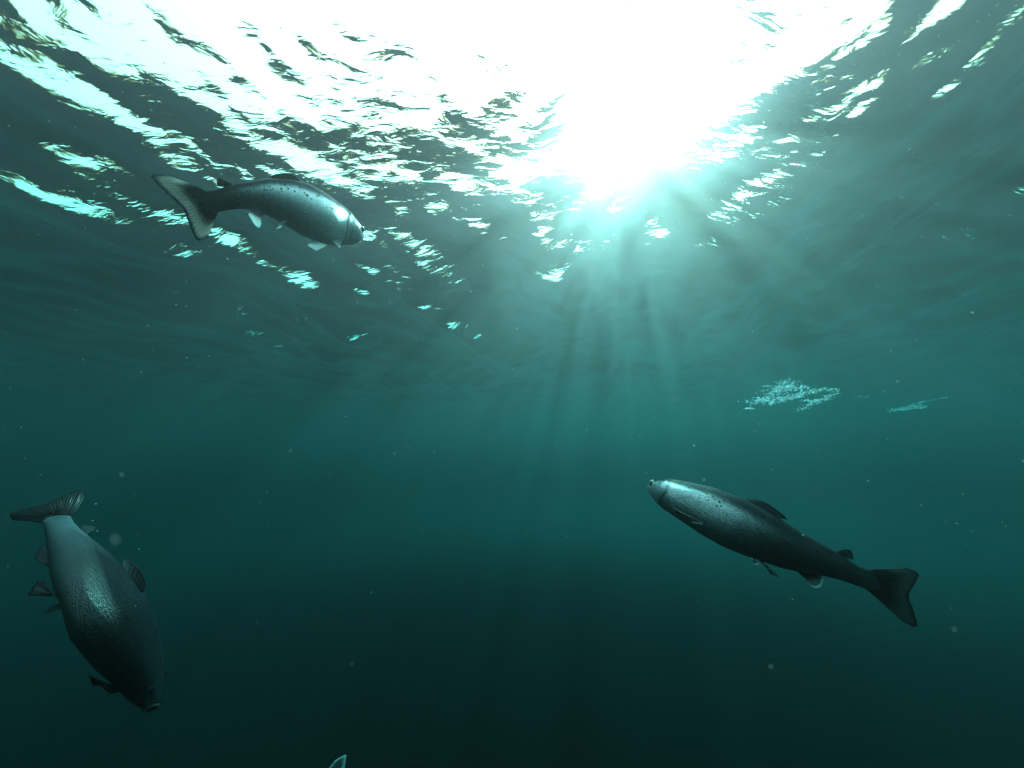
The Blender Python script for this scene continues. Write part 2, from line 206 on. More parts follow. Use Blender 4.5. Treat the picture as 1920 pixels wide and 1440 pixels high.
WAVE_SIN = [-0.00448,0.00078,-0.00642,0.00771,0.00893,0.00109,0.00635,-0.00052,0.00785,-0.00269,0.00313,-0.00784,-0.00343,0.00730,-0.00895,-0.00403,0.03517,0.00225,-0.00111,0.00812,-0.00057,0.00783,0.00414,-0.00026,-0.01871,-0.00026,-0.00165,0.00474,0.00258,0.00602,0.00088,0.00080,-0.01998,-0.00460,-0.00123,-0.07099,-0.00006,0.01897,0.02837,0.00231,-0.00251,-0.00434,-0.01144,0.00395,0.00024,-0.00098,0.01083,-0.00195,0.00601,0.00226,-0.00103,0.00017,0.00074,-0.00318,0.00141,0.00198,-0.00135,-0.01376,-0.00115,-0.02450,0.00329,0.00147,-0.00421,-0.00835,-0.00937,-0.00088,0.00115,-0.00015,-0.00779,0.01047,0.00022,0.01104,-0.00612,-0.00028,-0.00087,-0.00295,-0.01184,-0.00646,0.00218,-0.01171,-0.00413,0.00339,0.02222,0.00107,-0.00424,0.00693,-0.01441,0.00253,0.00674,-0.00037,0.01073,0.00007,-0.02002,-0.00226,-0.01067,0.00177,-0.02496,0.00159,-0.00319,0.02893,0.00108,-0.00808,0.00079,-0.01763,-0.00037,-0.00335,-0.00518,-0.01850,0.00282,-0.02909,-0.00596,0.00512,-0.00803,0.00099,-0.00198,-0.01585,0.00506,0.01447,-0.00062,-0.01171,0.00233,-0.00221,0.00355,-0.01261,-0.02273,-0.00076,0.00103,0.00318,-0.00321,-0.00275,0.00092,0.00775,-0.00294,0.00457,0.00064,-0.01725,-0.00041,-0.00375,-0.00174,-0.00052,-0.00252,0.00399,0.00041,-0.00486,0.00260,-0.00150,0.00913,-0.00136,0.00709,-0.00663,0.00142,0.00226,-0.03183,0.00263,0.00011,-0.00089,-0.00282,-0.01037,0.00226,0.00483,0.02919,0.00556,-0.00415,0.00334,0.00295,-0.00134,-0.00806,0.00354,-0.03200,0.01244,0.00499,-0.02386,-0.00635,-0.00875,0.00546,-0.00132,0.00365,-0.00571,0.00863,0.00665,0.00523,0.00128,0.00135,-0.00040,0.01466,-0.00215,-0.01466,-0.00356,-0.00456,-0.00353,-0.00362,-0.00111,-0.01446,-0.00888,0.00349,0.01229,-0.01126,-0.00666,-0.00769,-0.00139,0.01125,0.00419,-0.00034,-0.00185,0.00060,-0.00524,-0.00002,-0.01809,-0.00994,-0.00099,0.00820,0.00357,0.00180,0.00000,-0.00840,-0.00269,0.00048,0.00400,0.00165,0.00165,0.00223,0.00381,-0.00113,-0.01151,0.00996,-0.00377,0.00019,-0.00083,0.00031,0.02266,0.00136,-0.00292,-0.00103,-0.00013,0.00681,-0.00276,-0.00916,-0.00816,-0.00549,-0.00855,0.02540,-0.00953,-0.00023,0.00611,0.00087,0.00409,0.00226,-0.00178,0.00003,-0.00022,-0.01087,-0.00112,-0.00138,-0.01342,-0.00021,-0.00727,-0.00532,-0.00069,-0.00244,-0.00337,-0.00527,-0.00665,-0.00585,-0.00426,-0.00278,-0.01057,0.00569,0.00087,-0.00210,0.02772,-0.00997,-0.00873,-0.00950,-0.00994,0.00941,-0.00037,-0.00948,-0.00144,0.00003,-0.00386,-0.00167,0.01416,-0.00366,-0.00249,-0.00022,-0.00144,0.00982,0.00575,0.00529,-0.00021,0.00627,-0.00163,-0.00375,-0.00139,0.00105,0.00649,-0.00180,0.00980,-0.00582,-0.00453,0.00066,-0.00904,-0.00057,-0.01220,-0.01359,-0.00491,0.00188,0.00248,0.00358,0.00099,-0.00035,0.01807,-0.00188,0.00233,-0.02254,0.00054,0.00019,0.00112,-0.00156,-0.00461,-0.00005,-0.01597,0.00336,0.00069,0.00068,0.00707,0.00400,-0.00193,-0.00230,0.00575,-0.00577,-0.00186,-0.01559,-0.00541,0.00354,0.03719,-0.01963,-0.00221,0.00840,-0.01386,-0.00018,0.01286,-0.00331,0.00043,-0.00389,-0.00266,-0.00280,-0.00894,0.00038,0.00652,0.01083,-0.01012,-0.00030,0.02254,-0.00790,-0.03731,0.00134,0.00751,-0.00246,-0.00162,0.00456,-0.01462,-0.00838,-0.01656,-0.00722,-0.00208,-0.00526,0.00569,0.00013,-0.00109,-0.01303,0.00266,-0.00407,0.01883,0.00941,-0.00333,0.00151,0.01287,-0.00132,0.01569,0.00092,-0.00331,0.01016,-0.00429,0.01163,-0.00995,-0.00340,0.00594,0.00029,-0.00333,-0.00087,0.00129,0.00323,-0.00247,0.00665,0.00010,-0.00066,0.00006,-0.00175,0.00035,0.00318,-0.00482,0.00690,-0.00598,0.02667,-0.00245,0.00805,0.00052,-0.00025,-0.00207,-0.00908,0.00236,0.00374,0.00050,0.00063,0.04303,-0.00905,0.01447,0.01134,0.00049,0.00089,-0.00419,-0.00194,0.00008,0.00250,0.00878,-0.00274,-0.00376,-0.00381,-0.00428,-0.00520,0.00098,-0.00460,-0.00308,-0.02042,-0.00159,-0.02078,0.00599,-0.00378,0.01903,-0.00061,-0.00238,0.00802,-0.00432,-0.00176,0.03068,0.02322,-0.00696,0.00185,-0.00276,-0.00577,0.00400,0.01191,0.00770,0.00562,0.00462,0.00337,-0.04218,0.00116,0.00117,0.00007,-0.00358,-0.00366,-0.01606,-0.00125,0.00123,0.00352,0.01474,-0.00122,0.00678,-0.00229,-0.00328,0.00018,-0.01192,-0.00148,-0.00758,-0.02064,-0.00429,0.01601,0.00175,-0.00415,0.01557,0.00016,-0.00426,0.00077,0.00399,-0.00591,0.01306,-0.03865,-0.00288,0.00023,-0.00958,0.00169,-0.01064,-0.01222,-0.00828,0.01053,-0.00092,-0.00308,0.00435,0.01540,0.00403,0.03004,-0.00196,-0.00623,-0.00100,-0.00346,-0.00712,-0.00043,0.02053,-0.00063,-0.04199,0.01377,0.00200,0.00693,-0.00141,-0.00404,0.00125,0.00335,-0.02653,0.00561,0.00572,0.00128,0.00941,0.00986,0.01246,0.00028,0.00603,-0.00082,-0.01220,0.00598,0.00225,-0.00228,0.04357,-0.00206,-0.00036,0.00715,-0.00060,-0.00217,0.00160,0.00113,0.00092,0.02196,-0.01666,0.00129,0.00439,0.00028,0.00011,-0.00033,0.00756,-0.00028,0.00065,0.01201,0.00843,0.00173,-0.00131,-0.00319,0.00077,-0.00411,-0.01598,0.00898,0.01917,0.00277,-0.00500,0.00093,0.00004,0.01040,0.00709,-0.00968,-0.00415,0.00705,0.00098,0.00596,0.01092,-0.00250,-0.02315,-0.00118,0.00080,-0.00382,-0.00040,-0.01052,0.00299,-0.00265,0.00281,-0.00221,-0.00695,-0.01555,-0.00847,0.00153,0.01209,-0.00003,-0.00377,-0.00109,-0.00290,0.00140,0.00474,0.04733,0.00055,-0.00349,0.00530,0.00374,0.01324,0.01887,0.00242,-0.00387,0.00281,0.00228,0.00408,-0.00018,-0.01111,0.00593,-0.01725,0.00145,0.00358,-0.00078,-0.00703,0.00152,-0.00278,-0.00427,0.00555,-0.02202,0.00176,0.00728,-0.00331,-0.00400,0.00095,0.00803,-0.01228,-0.00204,-0.00042,-0.00302,-0.00098,0.00539,0.00244,0.00509,0.03113,-0.00564,-0.00375,0.00506,0.01300,-0.00086,-0.00551,-0.00123,-0.00316,0.00453,-0.00360,0.00002,0.00213,0.00846,-0.00770,0.00048,-0.00347,-0.00957,0.00636,0.00552,-0.01426,0.01804,-0.00132,0.00069,-0.00118,0.00584,0.00595,-0.00073,-0.00369,0.00333,-0.01218,0.00163,-0.02536,0.00028,0.00602,0.00289,-0.00873,-0.00897,-0.00038,0.00180,-0.00139,-0.00068,-0.00209,-0.00921,0.00318,-0.00158,0.00064,0.00317,-0.00815,-0.00866,0.00121,-0.00234,-0.03542,-0.00346,-0.02802,0.00404,-0.00579,-0.00266,0.02575,-0.01167,0.00152,-0.00659,0.02188,0.01138,0.00043]
WAVE_COS = [0.00193,0.00547,0.00144,0.00450,-0.01425,0.02180,0.00631,-0.01743,0.00851,0.00357,0.00101,0.01587,-0.00384,-0.00427,0.00682,-0.00283,0.01584,-0.00299,0.00354,-0.01111,-0.00209,-0.00066,-0.00147,-0.00536,0.00125,0.00030,0.00303,0.00673,0.00965,0.00502,0.00006,-0.00173,-0.01186,0.00341,-0.00030,0.02839,-0.00131,0.01323,-0.01020,-0.00775,-0.00044,-0.00511,-0.00219,0.00177,0.00104,-0.01326,0.00624,-0.00424,-0.00468,0.00282,0.00023,-0.03311,-0.00106,0.00611,-0.00277,0.00150,-0.00025,0.00787,0.01720,-0.01106,-0.00058,-0.00667,0.01813,0.00408,-0.00450,0.00042,0.00342,0.00001,-0.00003,-0.01207,-0.00031,0.00128,-0.00419,0.00403,0.00043,-0.00519,-0.01088,0.00242,0.00100,0.01556,-0.00023,-0.00204,-0.00412,0.00497,0.00070,-0.00248,0.03154,0.01965,0.00152,0.00057,0.00390,-0.00139,-0.00279,0.00048,0.00927,-0.00459,-0.01228,0.00197,0.00649,-0.01690,-0.00826,-0.01105,-0.00054,-0.00194,0.01950,-0.00980,-0.00358,-0.01000,0.00414,0.00358,0.00050,0.00261,-0.00207,-0.00020,-0.01321,-0.00161,-0.00339,0.00951,-0.01633,0.00168,0.01251,-0.00612,0.00069,0.01701,-0.02718,-0.00115,-0.00160,0.00319,0.00056,0.00825,-0.00011,-0.00549,0.00165,0.00190,0.00035,-0.00654,-0.00130,-0.00883,-0.00976,-0.00460,0.00515,0.00969,-0.00539,-0.01973,0.00179,0.00784,-0.00204,-0.00546,0.00168,-0.00895,-0.01248,0.00225,-0.04772,0.00002,0.00843,0.00454,-0.00023,-0.01155,0.00095,-0.00320,-0.01650,0.01480,-0.00424,-0.00439,0.00562,0.00975,-0.02449,0.00208,0.03620,-0.00911,-0.00312,-0.01098,-0.00402,-0.01216,0.00047,0.00164,0.01730,-0.00030,0.01376,0.00296,0.00414,-0.00080,0.00123,0.00975,-0.00330,-0.01571,0.03197,-0.00291,0.00111,-0.03503,0.00855,-0.00048,-0.01073,-0.00428,-0.00066,0.01815,-0.00779,0.00453,0.00412,-0.00045,0.01024,-0.00037,-0.00245,0.00252,-0.00535,-0.00293,-0.00191,-0.02768,-0.01003,0.00118,0.00559,-0.00332,-0.00255,0.00893,0.00344,-0.00775,-0.00094,-0.00914,-0.00012,0.00313,0.00132,-0.00228,0.00170,-0.00130,0.00378,-0.00207,0.00596,-0.00160,0.00021,0.00545,-0.00410,-0.00285,0.00286,0.00072,-0.00959,0.00236,0.00119,0.00891,-0.00775,0.00937,-0.01046,0.00689,0.00499,0.00089,0.00012,-0.00775,0.00310,-0.00200,-0.00020,-0.00051,0.00173,-0.00481,-0.00097,0.00727,-0.00331,-0.00458,0.00496,0.00043,0.00149,-0.00087,-0.01246,-0.00444,-0.00287,-0.01205,0.00056,0.00101,-0.00811,-0.00319,-0.01303,-0.01449,0.00155,0.00559,0.00996,-0.00002,0.00115,-0.00803,0.00195,0.00128,0.00447,-0.00019,-0.00002,-0.00012,-0.00132,-0.00436,0.00140,-0.00879,0.00041,0.01376,-0.02269,-0.00187,0.00496,-0.00167,0.00097,0.00202,0.01065,0.00863,0.00280,-0.00535,-0.00488,0.00056,-0.00566,0.00381,-0.00069,-0.00253,0.00061,-0.00202,-0.00062,-0.01087,-0.00034,-0.00114,-0.00056,0.00452,-0.00307,0.01955,0.01246,-0.00197,-0.00018,-0.01054,0.00408,-0.00013,-0.00328,0.02320,-0.00427,0.00242,-0.00416,0.00567,-0.00106,-0.00194,-0.00161,-0.00093,0.00168,-0.00169,-0.00052,0.00186,-0.00436,-0.00575,-0.00346,0.00077,-0.00050,-0.01468,-0.00065,-0.00973,-0.00447,0.00083,0.00001,0.00467,0.00018,0.00041,-0.00489,-0.00080,-0.01295,-0.00380,-0.00632,0.00157,-0.00495,-0.00566,-0.00394,0.00355,-0.00285,-0.00429,0.00366,0.00425,-0.00716,-0.02596,0.00984,-0.00249,0.00208,0.00289,0.00671,-0.00084,0.01345,0.00081,0.00084,0.01568,0.03458,0.02019,0.00353,0.01241,-0.00982,-0.00874,0.00643,0.01278,-0.00767,0.00029,-0.00546,-0.00352,0.00463,-0.00300,-0.00448,-0.00599,-0.00020,0.00786,-0.00985,0.00814,0.00596,0.02322,0.00140,-0.02717,0.00017,-0.00050,-0.00804,-0.00300,-0.04097,-0.00932,0.01176,-0.00097,0.00234,0.00035,-0.00017,0.01886,0.00579,-0.00564,-0.00164,-0.00505,0.00766,0.00221,0.02295,0.00637,-0.00569,-0.00149,0.00109,0.00894,-0.00901,-0.00077,0.00309,0.00439,-0.00810,0.00048,0.00264,0.00267,0.00415,-0.00055,-0.00347,0.00116,-0.01402,0.00129,-0.00080,-0.03155,-0.00264,0.02763,0.03671,0.00142,-0.01407,0.00123,0.00084,-0.01230,0.00700,-0.00190,-0.00222,0.00130,0.00144,0.00057,0.00173,-0.00452,0.00877,-0.00335,0.00196,-0.01551,-0.00102,-0.00718,0.00254,0.00520,-0.00018,0.00041,0.00174,0.00072,-0.00330,0.00255,0.00136,0.00095,0.00110,0.00551,0.00066,0.00177,0.00020,0.00335,0.01990,-0.00903,-0.00618,0.00188,-0.01377,-0.01361,-0.00114,-0.01900,-0.00046,-0.00632,0.00749,-0.02376,0.01618,0.00532,-0.00651,0.00186,-0.00162,-0.00092,-0.00258,0.00337,-0.01092,-0.00393,0.00549,0.00075,0.00077,0.01928,0.01528,0.00583,0.01001,0.00334,-0.00741,-0.01522,-0.00061,0.03763,0.00224,0.04246,0.00447,0.00007,-0.01107,0.00581,0.00862,0.00266,-0.00261,-0.01166,0.00031,0.00181,-0.00135,-0.00178,-0.00239,0.00540,0.00445,-0.01319,-0.00788,-0.00462,-0.00498,-0.00167,-0.01632,-0.01682,-0.00434,-0.02382,-0.00796,0.00269,-0.00524,-0.00188,-0.00418,-0.00200,0.01945,-0.01196,0.00162,0.00143,0.00269,-0.00073,-0.00315,-0.01386,0.00160,-0.00367,-0.00170,0.00492,0.00088,0.00113,-0.00610,0.00702,0.00219,-0.01434,-0.00427,-0.02144,-0.00325,-0.00390,-0.00914,-0.00483,-0.00130,-0.01250,-0.02293,-0.01186,-0.00004,-0.00016,-0.00369,0.00693,-0.00087,0.00632,0.00476,-0.01380,-0.00380,0.00040,-0.00017,0.00311,0.00398,0.00323,-0.00202,-0.00582,0.00582,-0.00346,0.00675,-0.00381,-0.01070,0.00438,0.00096,0.00542,-0.00045,-0.00311,-0.01790,-0.00284,0.00056,-0.01496,0.00241,-0.00882,-0.02576,-0.00059,-0.00809,0.00207,0.00210,-0.00433,-0.00416,0.02305,0.00427,-0.01859,-0.01587,-0.00120,0.02086,0.00656,-0.00314,0.00409,0.00233,0.00535,-0.00946,0.00053,-0.01421,-0.00124,0.00317,0.00154,-0.00620,0.00083,0.00059,0.00027,0.00795,-0.00175,-0.00657,-0.00532,-0.00152,-0.05174,-0.00588,0.00339,-0.00071,0.00962,0.00362,0.00788,0.00095,-0.00131,0.00188,-0.00429,0.00126,-0.00036,0.01162,-0.00025,-0.00686,-0.00063,-0.01017,0.00022,0.00229,0.01247,0.01236,-0.00753,-0.00246,0.00524,0.01628,-0.02183,-0.00005,-0.00410,-0.00027,0.01186,0.00205,0.00372,-0.00284,-0.00305,-0.00282,0.00297,0.00872,-0.00122,0.00203,-0.00283,0.00855,-0.00034,0.01131,0.00225,0.01119,0.00024,0.00706,0.00240,0.00532,0.01025,-0.00067,0.00102,0.00597,0.02218,-0.00397,0.00148,0.00238,0.02215,-0.00737,0.00314,-0.00196,0.01138,-0.00734,-0.00350]


def build_water():
    rng = np.random.RandomState(11)
    nr, na = 760, 1300
    k = np.arange(nr) / (nr - 1.0)
    r = 0.02 + 0.9 * (np.expm1(4.55 * k))            # to about 84 m
    th = np.arange(na) / na * 2 * math.pi
    R, T = np.meshgrid(r, th, indexing='ij')
    X, Y = R * np.sin(T), R * np.cos(T)
    Z = np.zeros_like(X)
    dr = np.gradient(r)[:, None]
    da = R * (2 * math.pi / na)
    cell = np.maximum(dr * np.ones_like(R), da)
    X32, Y32 = X.astype(np.float32), Y.astype(np.float32)
    Z = np.zeros(X.shape, np.float32)
    for lam, ang, sa, ca in zip(WAVE_LEN, WAVE_DIR, WAVE_SIN, WAVE_COS):
        kk = 2 * math.pi / lam
        lim = int(np.argmax(cell[:, 0] > lam / 2.6)) or nr       # rows fine enough to carry this wave
        fade = np.clip((lam / cell[:lim] - 2.6) / 3.0, 0, 1).astype(np.float32)
        q = np.float32(kk * math.cos(ang)) * X32[:lim] + np.float32(kk * math.sin(ang)) * Y32[:lim]
        Z[:lim] += fade * (np.float32(sa / kk) * np.sin(q) + np.float32(ca / kk) * np.cos(q))
    # a little extra short chop
    for i in range(70):
        lam = 0.05 * (3.2 ** rng.rand())
        ang = rng.normal(math.radians(75), math.radians(45))
        kk = 2 * math.pi / lam
        amp = 0.005 * lam / (2 * math.pi)
        lim = int(np.argmax(cell[:, 0] > lam / 2.6)) or nr
        fade = np.clip((lam / cell[:lim] - 2.6) / 3.0, 0, 1).astype(np.float32)
        q = np.float32(kk * math.cos(ang)) * X32[:lim] + np.float32(kk * math.sin(ang)) * Y32[:lim] + np.float32(rng.rand() * 6.28)
        Z[:lim] += fade * np.float32(amp) * np.sin(q)
    verts = np.stack([X, Y, Z], -1).reshape(-1, 3)
    idx = np.arange(nr * na).reshape(nr, na)
    a = idx[:-1, :]
    b = idx[1:, :]
    a2 = np.roll(a, -1, axis=1)
    b2 = np.roll(b, -1, axis=1)
    faces = np.stack([a, a2, b2, b], -1).reshape(-1, 4)
    me = bpy.data.meshes.new('water_surface')
    me.vertices.add(len(verts) + 1)
    co = np.concatenate([verts, [[0, 0, verts[:na, 2].mean()]]]).astype(np.float32)
    me.vertices.foreach_set('co', co.ravel())
    c = len(verts)
    tri = [(c, (i + 1) % na, i) for i in range(na)]
    nl = faces.size + len(tri) * 3
    me.loops.add(nl)
    me.loops.foreach_set('vertex_index', np.concatenate([faces.ravel(), np.array(tri).ravel()]).astype(np.int32))
    me.polygons.add(len(faces) + len(tri))
    starts = np.concatenate([np.arange(len(faces)) * 4, faces.size + np.arange(len(tri)) * 3]).astype(np.int32)
    me.polygons.foreach_set('loop_start', starts)
    me.update(calc_edges=True)
    me.validate()
    me.polygons.foreach_set('use_smooth', [True] * len(me.polygons))
    me.materials.append(water_material())
    o = bpy.data.objects.new('water_surface', me)
    SC.collection.objects.link(o)
    o['kind'] = 'structure'
    o['label'] = 'rippled water surface seen from below with bright sky through it'
    return o


build_water()

# ------------------------------------------------------------------ salmon
XS = [0, .006, .02, .045, .08, .12, .16, .20, .30, .40, .50, .60, .70, .78, .84, .88, .91]
UP = [.003, .013, .024, .038, .054, .068, .078, .086, .100, .104, .097, .080, .059, .044, .037, .038, .041]
LO = [.003, .012, .024, .040, .058, .072, .083, .091, .106, .110, .102, .082, .056, .041, .036, .037, .040]
WD = [.003, .011, .020, .031, .042, .050, .056, .060, .066, .066, .060, .049, .034, .023, .015, .009, .003]


def prof(tab, x):
    return float(np.interp(x, XS, tab))


def smooth_prof(tab):
    xs = np.linspace(0, 1, 401)
    v = np.interp(xs, XS, tab)
    k = np.hanning(17)
    k /= k.sum()
    w = np.convolve(np.pad(v, 8, mode='edge'), k, 'same')[8:-8]
    b = np.clip((xs - 0.02) / 0.06, 0, 1)
    w = v * (1 - b) + w * b
    return lambda x: float(np.interp(x, xs, w))


PU, PL, PW = smooth_prof(UP), smooth_prof(LO), smooth_prof(WD)


class Warp:
    """carries a straight fish (x snout to tail, y side, z up, in body lengths) onto a bent spine"""

    def __init__(self, keys, length, side, hscale=1.0, wscale=1.0):
        self.L, self.ws = length, wscale
        self.x = [k[0] for k in keys]
        self.p = np.array([list(at(k[1], k[2], k[3])) for k in keys])
        self.rho = [k[4] for k in keys]
        xs = np.linspace(0, 1.06, 160)
        self.xs = xs
        P = np.stack([self.spline(xs, self.p[:, i]) for i in range(3)], -1)
        Tg = np.gradient(P, axis=0)
        Tg /= np.linalg.norm(Tg, axis=1, keepdims=True)
        self.P, self.T = P, Tg
        U = []
        for i, x in enumerate(xs):
            to_cam = np.array(CAM) - P[i]
            to_cam /= np.linalg.norm(to_cam)
            n2 = to_cam - Tg[i] * np.dot(to_cam, Tg[i])
            n2 /= np.linalg.norm(n2)
            n1 = np.cross(Tg[i], n2) * side
            r = math.radians(float(np.interp(x, self.x, self.rho)))
            U.append(n1 * math.cos(r) + n2 * math.sin(r))
        self.U = np.array(U)
        self.S = np.cross(self.T, self.U)
        hx, hm = [], []
        for k in keys:
            if k[5] is not None:
                hx.append(k[0])
                c = math.cos(math.radians(k[4]))
                i = min(int(k[0] / 1.06 * (len(xs) - 1)), len(xs) - 2)
                q, e = P[i], 0.02 * self.U[i] * c
                a2, b2 = to_px(q + e), to_px(q - e)
                tp = np.array(to_px(P[i + 1])) - np.array(to_px(P[i]))
                tp /= np.linalg.norm(tp)
                dd = np.array(a2) - np.array(b2)
                per_m = abs(dd[0] * tp[1] - dd[1] * tp[0]) / (0.04 * c)
                hm.append(k[5] / per_m / c / ((PU(k[0]) + PL(k[0])) * length))
        self.hx, self.hm = hx, hm

    def spline(self, xs, v):
        x = np.array(self.x)
        m = np.gradient(v, x)
        i = np.clip(np.searchsorted(x, xs) - 1, 0, len(x) - 2)
        h = x[i + 1] - x[i]
        t = (xs - x[i]) / h
        over = np.maximum(t - 1, 0)
        t = np.minimum(t, 1)
        r = ((2 * t**3 - 3 * t**2 + 1) * v[i] + (t**3 - 2 * t**2 + t) * h * m[i]
             + (-2 * t**3 + 3 * t**2) * v[i + 1] + (t**3 - t**2) * h * m[i + 1])
        return r + over * h * m[i + 1]

    def hmul(self, x):
        return float(np.interp(x, self.hx, self.hm))

    def __call__(self, x, y, z):
        f = min(max(x / 1.06 * (len(self.xs) - 1), -0.5), len(self.xs) - 1.001)
        i = int(max(f, 0))
        a = f - i
        g = lambda A: A[i] * (1 - a) + A[i + 1] * a
        return g(self.P) + self.L * (g(self.S) * y * self.ws + g(self.U) * z * self.hmul(x))


def set_attr(o, name, vals):
    a = o.data.attributes.new(name, 'FLOAT_VECTOR', 'POINT')
    a.data.foreach_set('vector', np.array(vals, dtype=np.float32).ravel())


def gill_x(z):
    return 0.178 - 3.4 * (z + 0.008) ** 2 - 0.25 * max(z - 0.03, 0)


def body_point(x, a):
    """straight-fish body surface at station x and angle a (0 = back, pi = belly)"""
    c, s = math.cos(a), math.sin(a)
    h = PU(x) if c > 0 else PL(x)
    w = PW(x)
    e = 0.92
    z = h * math.copysign(abs(c) ** e, c)
    y = w * math.copysign(abs(s) ** 1.05, s) * (1.0 - 0.10 * max(c, 0))
    # relief of the head: gill cover edge, mouth line, eye socket, cheek plates, lateral line
    d = 0.0
    if x < 0.26:
        g = x - gill_x(z)
        if abs(s) > 0.18:
            d += 0.0020 * math.exp(-((g + 0.012) / 0.016) ** 2) * min(1, abs(s) * 1.4)
            d -= 0.0014 * math.exp(-((g - 0.004) / 0.0035) ** 2)
        pm = 0.128 - 1.2 * (z + 0.01) ** 2
        d -= 0.0012 * math.exp(-((x - pm) / 0.003) ** 2) if abs(s) > .4 else 0
        mz = -0.004 - 0.40 * x - 2.0 * x * x
        if x < 0.080:
            d -= 0.0030 * math.exp(-((z - mz) / 0.0022) ** 2) * min(1, (0.082 - x) / 0.02)
            d += 0.0014 * math.exp(-((z - mz - 0.005) / 0.004) ** 2) * min(1, (0.082 - x) / 0.02)
        d -= 0.0022 * math.exp(-(((x - 0.047) / 0.011) ** 2 + ((z - 0.012) / 0.010) ** 2)) if abs(s) > .3 else 0
    n = math.hypot(y / max(w, 1e-4), z / max(h, 1e-4))
    if n > 1e-6 and w > 0.004:
        y += d * math.copysign(1, y) * abs(s)
        z += d * c * 0.5
    return y, z


def salmon_skin(name, dark, tail_from=0.45, tail_to=0.86, metal=0.45, rough=0.34, tail_col=(0.020, 0.024, 0.026), back=0.0, spots=1.0, bump=0.35, flank=1.0, scale=1.0):
    m, t = new_mat(name)
    L = t.links.new
    out = N(t, 'ShaderNodeOutputMaterial')
    bs = N(t, 'ShaderNodeBsdfPrincipled')
    at_r = N(t, 'ShaderNodeAttribute', attribute_name='rest')
    at_z = N(t, 'ShaderNodeAttribute', attribute_name='zone')
    sep = N(t, 'ShaderNodeSeparateXYZ')
    L(at_z.outputs['Vector'], sep.inputs[0])
    ns = N(t, 'ShaderNodeTexNoise')
    ns.inputs['Scale'].default_value = 26.0
    ns.inputs['Detail'].default_value = 4.0
    L(at_r.outputs['Vector'], ns.inputs['Vector'])
    zz = math_node(t, 'ADD', sep.outputs[0], math_node(t, 'MULTIPLY', math_node(t, 'SUBTRACT', ns.outputs[0], 0.5), 0.22))
    ramp = N(t, 'ShaderNodeValToRGB')
    cr = ramp.color_ramp
    cr.elements[0].position = 0.0
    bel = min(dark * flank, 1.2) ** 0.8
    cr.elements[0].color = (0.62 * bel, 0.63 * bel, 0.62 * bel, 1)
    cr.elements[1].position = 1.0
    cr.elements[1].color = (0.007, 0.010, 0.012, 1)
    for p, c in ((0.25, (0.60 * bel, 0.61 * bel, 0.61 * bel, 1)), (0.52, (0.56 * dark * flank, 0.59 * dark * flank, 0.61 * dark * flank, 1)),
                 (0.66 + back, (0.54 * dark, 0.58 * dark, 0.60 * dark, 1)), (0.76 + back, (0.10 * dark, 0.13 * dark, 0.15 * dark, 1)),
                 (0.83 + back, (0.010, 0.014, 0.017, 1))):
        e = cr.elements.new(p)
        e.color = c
    zr = N(t, 'ShaderNodeMapRange')
    zr.inputs['From Min'].default_value = -1.0
    L(zz, zr.inputs['Value'])
    L(zr.outputs[0], ramp.inputs[0])
    # shading towards the tail put into the skin colour, glare on the dusky one
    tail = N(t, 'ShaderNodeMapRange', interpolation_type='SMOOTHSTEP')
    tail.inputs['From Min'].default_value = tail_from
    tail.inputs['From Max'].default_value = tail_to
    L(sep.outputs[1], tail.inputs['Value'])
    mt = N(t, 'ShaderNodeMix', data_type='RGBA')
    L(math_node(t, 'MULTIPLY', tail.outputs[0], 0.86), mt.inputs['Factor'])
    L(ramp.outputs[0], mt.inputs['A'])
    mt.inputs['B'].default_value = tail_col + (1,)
    # black spots on the back, upper flank and gill cover
    vo = N(t, 'ShaderNodeTexVoronoi')
    vo.inputs['Scale'].default_value = 74.0
    L(at_r.outputs['Vector'], vo.inputs['Vector'])
    wh = N(t, 'ShaderNodeSeparateColor')
    L(vo.outputs['Color'], wh.inputs[0])
    rad = math_node(t, 'MULTIPLY', wh.outputs[0], 0.44)
    sp = math_node(t, 'LESS_THAN', vo.outputs['Distance'], rad)
    up = math_node(t, 'GREATER_THAN', math_node(t, 'ADD', sep.outputs[0], math_node(t, 'MULTIPLY', wh.outputs[1], 0.45)), 0.33)
    spot = math_node(t, 'MULTIPLY', math_node(t, 'MULTIPLY', sp, up), math_node(t, 'GREATER_THAN', wh.outputs[2], 0.2))
    mx = N(t, 'ShaderNodeMix', data_type='RGBA')
    L(math_node(t, 'MULTIPLY', spot, spots), mx.inputs['Factor'])
    L(mt.outputs['Result'], mx.inputs['A'])
    mx.inputs['B'].default_value = (0.008, 0.010, 0.012, 1)
    gmx = N(t, 'ShaderNodeMix', data_type='RGBA')
    L(math_node(t, 'MULTIPLY', sep.outputs[2], 0.60), gmx.inputs['Factor'])
    L(mx.outputs['Result'], gmx.inputs['A'])
    gmx.inputs['B'].default_value = (0.010, 0.012, 0.013, 1)
    # tone differs a little from scale to scale
    sv = N(t, 'ShaderNodeSeparateColor')
    svr = N(t, 'ShaderNodeMapRange')
    svr.inputs['To Min'].default_value = 0.55
    svr.inputs['To Max'].default_value = 1.15
    L(sv.outputs[0], svr.inputs['Value'])
    cc = N(t, 'ShaderNodeCombineColor')
    for i in range(3):
        L(svr.outputs[0], cc.inputs[i])
    ms = N(t, 'ShaderNodeMix', data_type='RGBA', blend_type='MULTIPLY')
    ms.inputs['Factor'].default_value = 0.8
    L(gmx.outputs['Result'], ms.inputs['A'])
    L(cc.outputs[0], ms.inputs['B'])
    L(ms.outputs['Result'], bs.inputs['Base Color'])
    # silvery guanine on the flanks
    met = N(t, 'ShaderNodeMapRange', interpolation_type='SMOOTHSTEP')
    met.inputs['From Min'].default_value = 0.60 + 2 * back
    met.inputs['From Max'].default_value = 0.38 + 2 * back
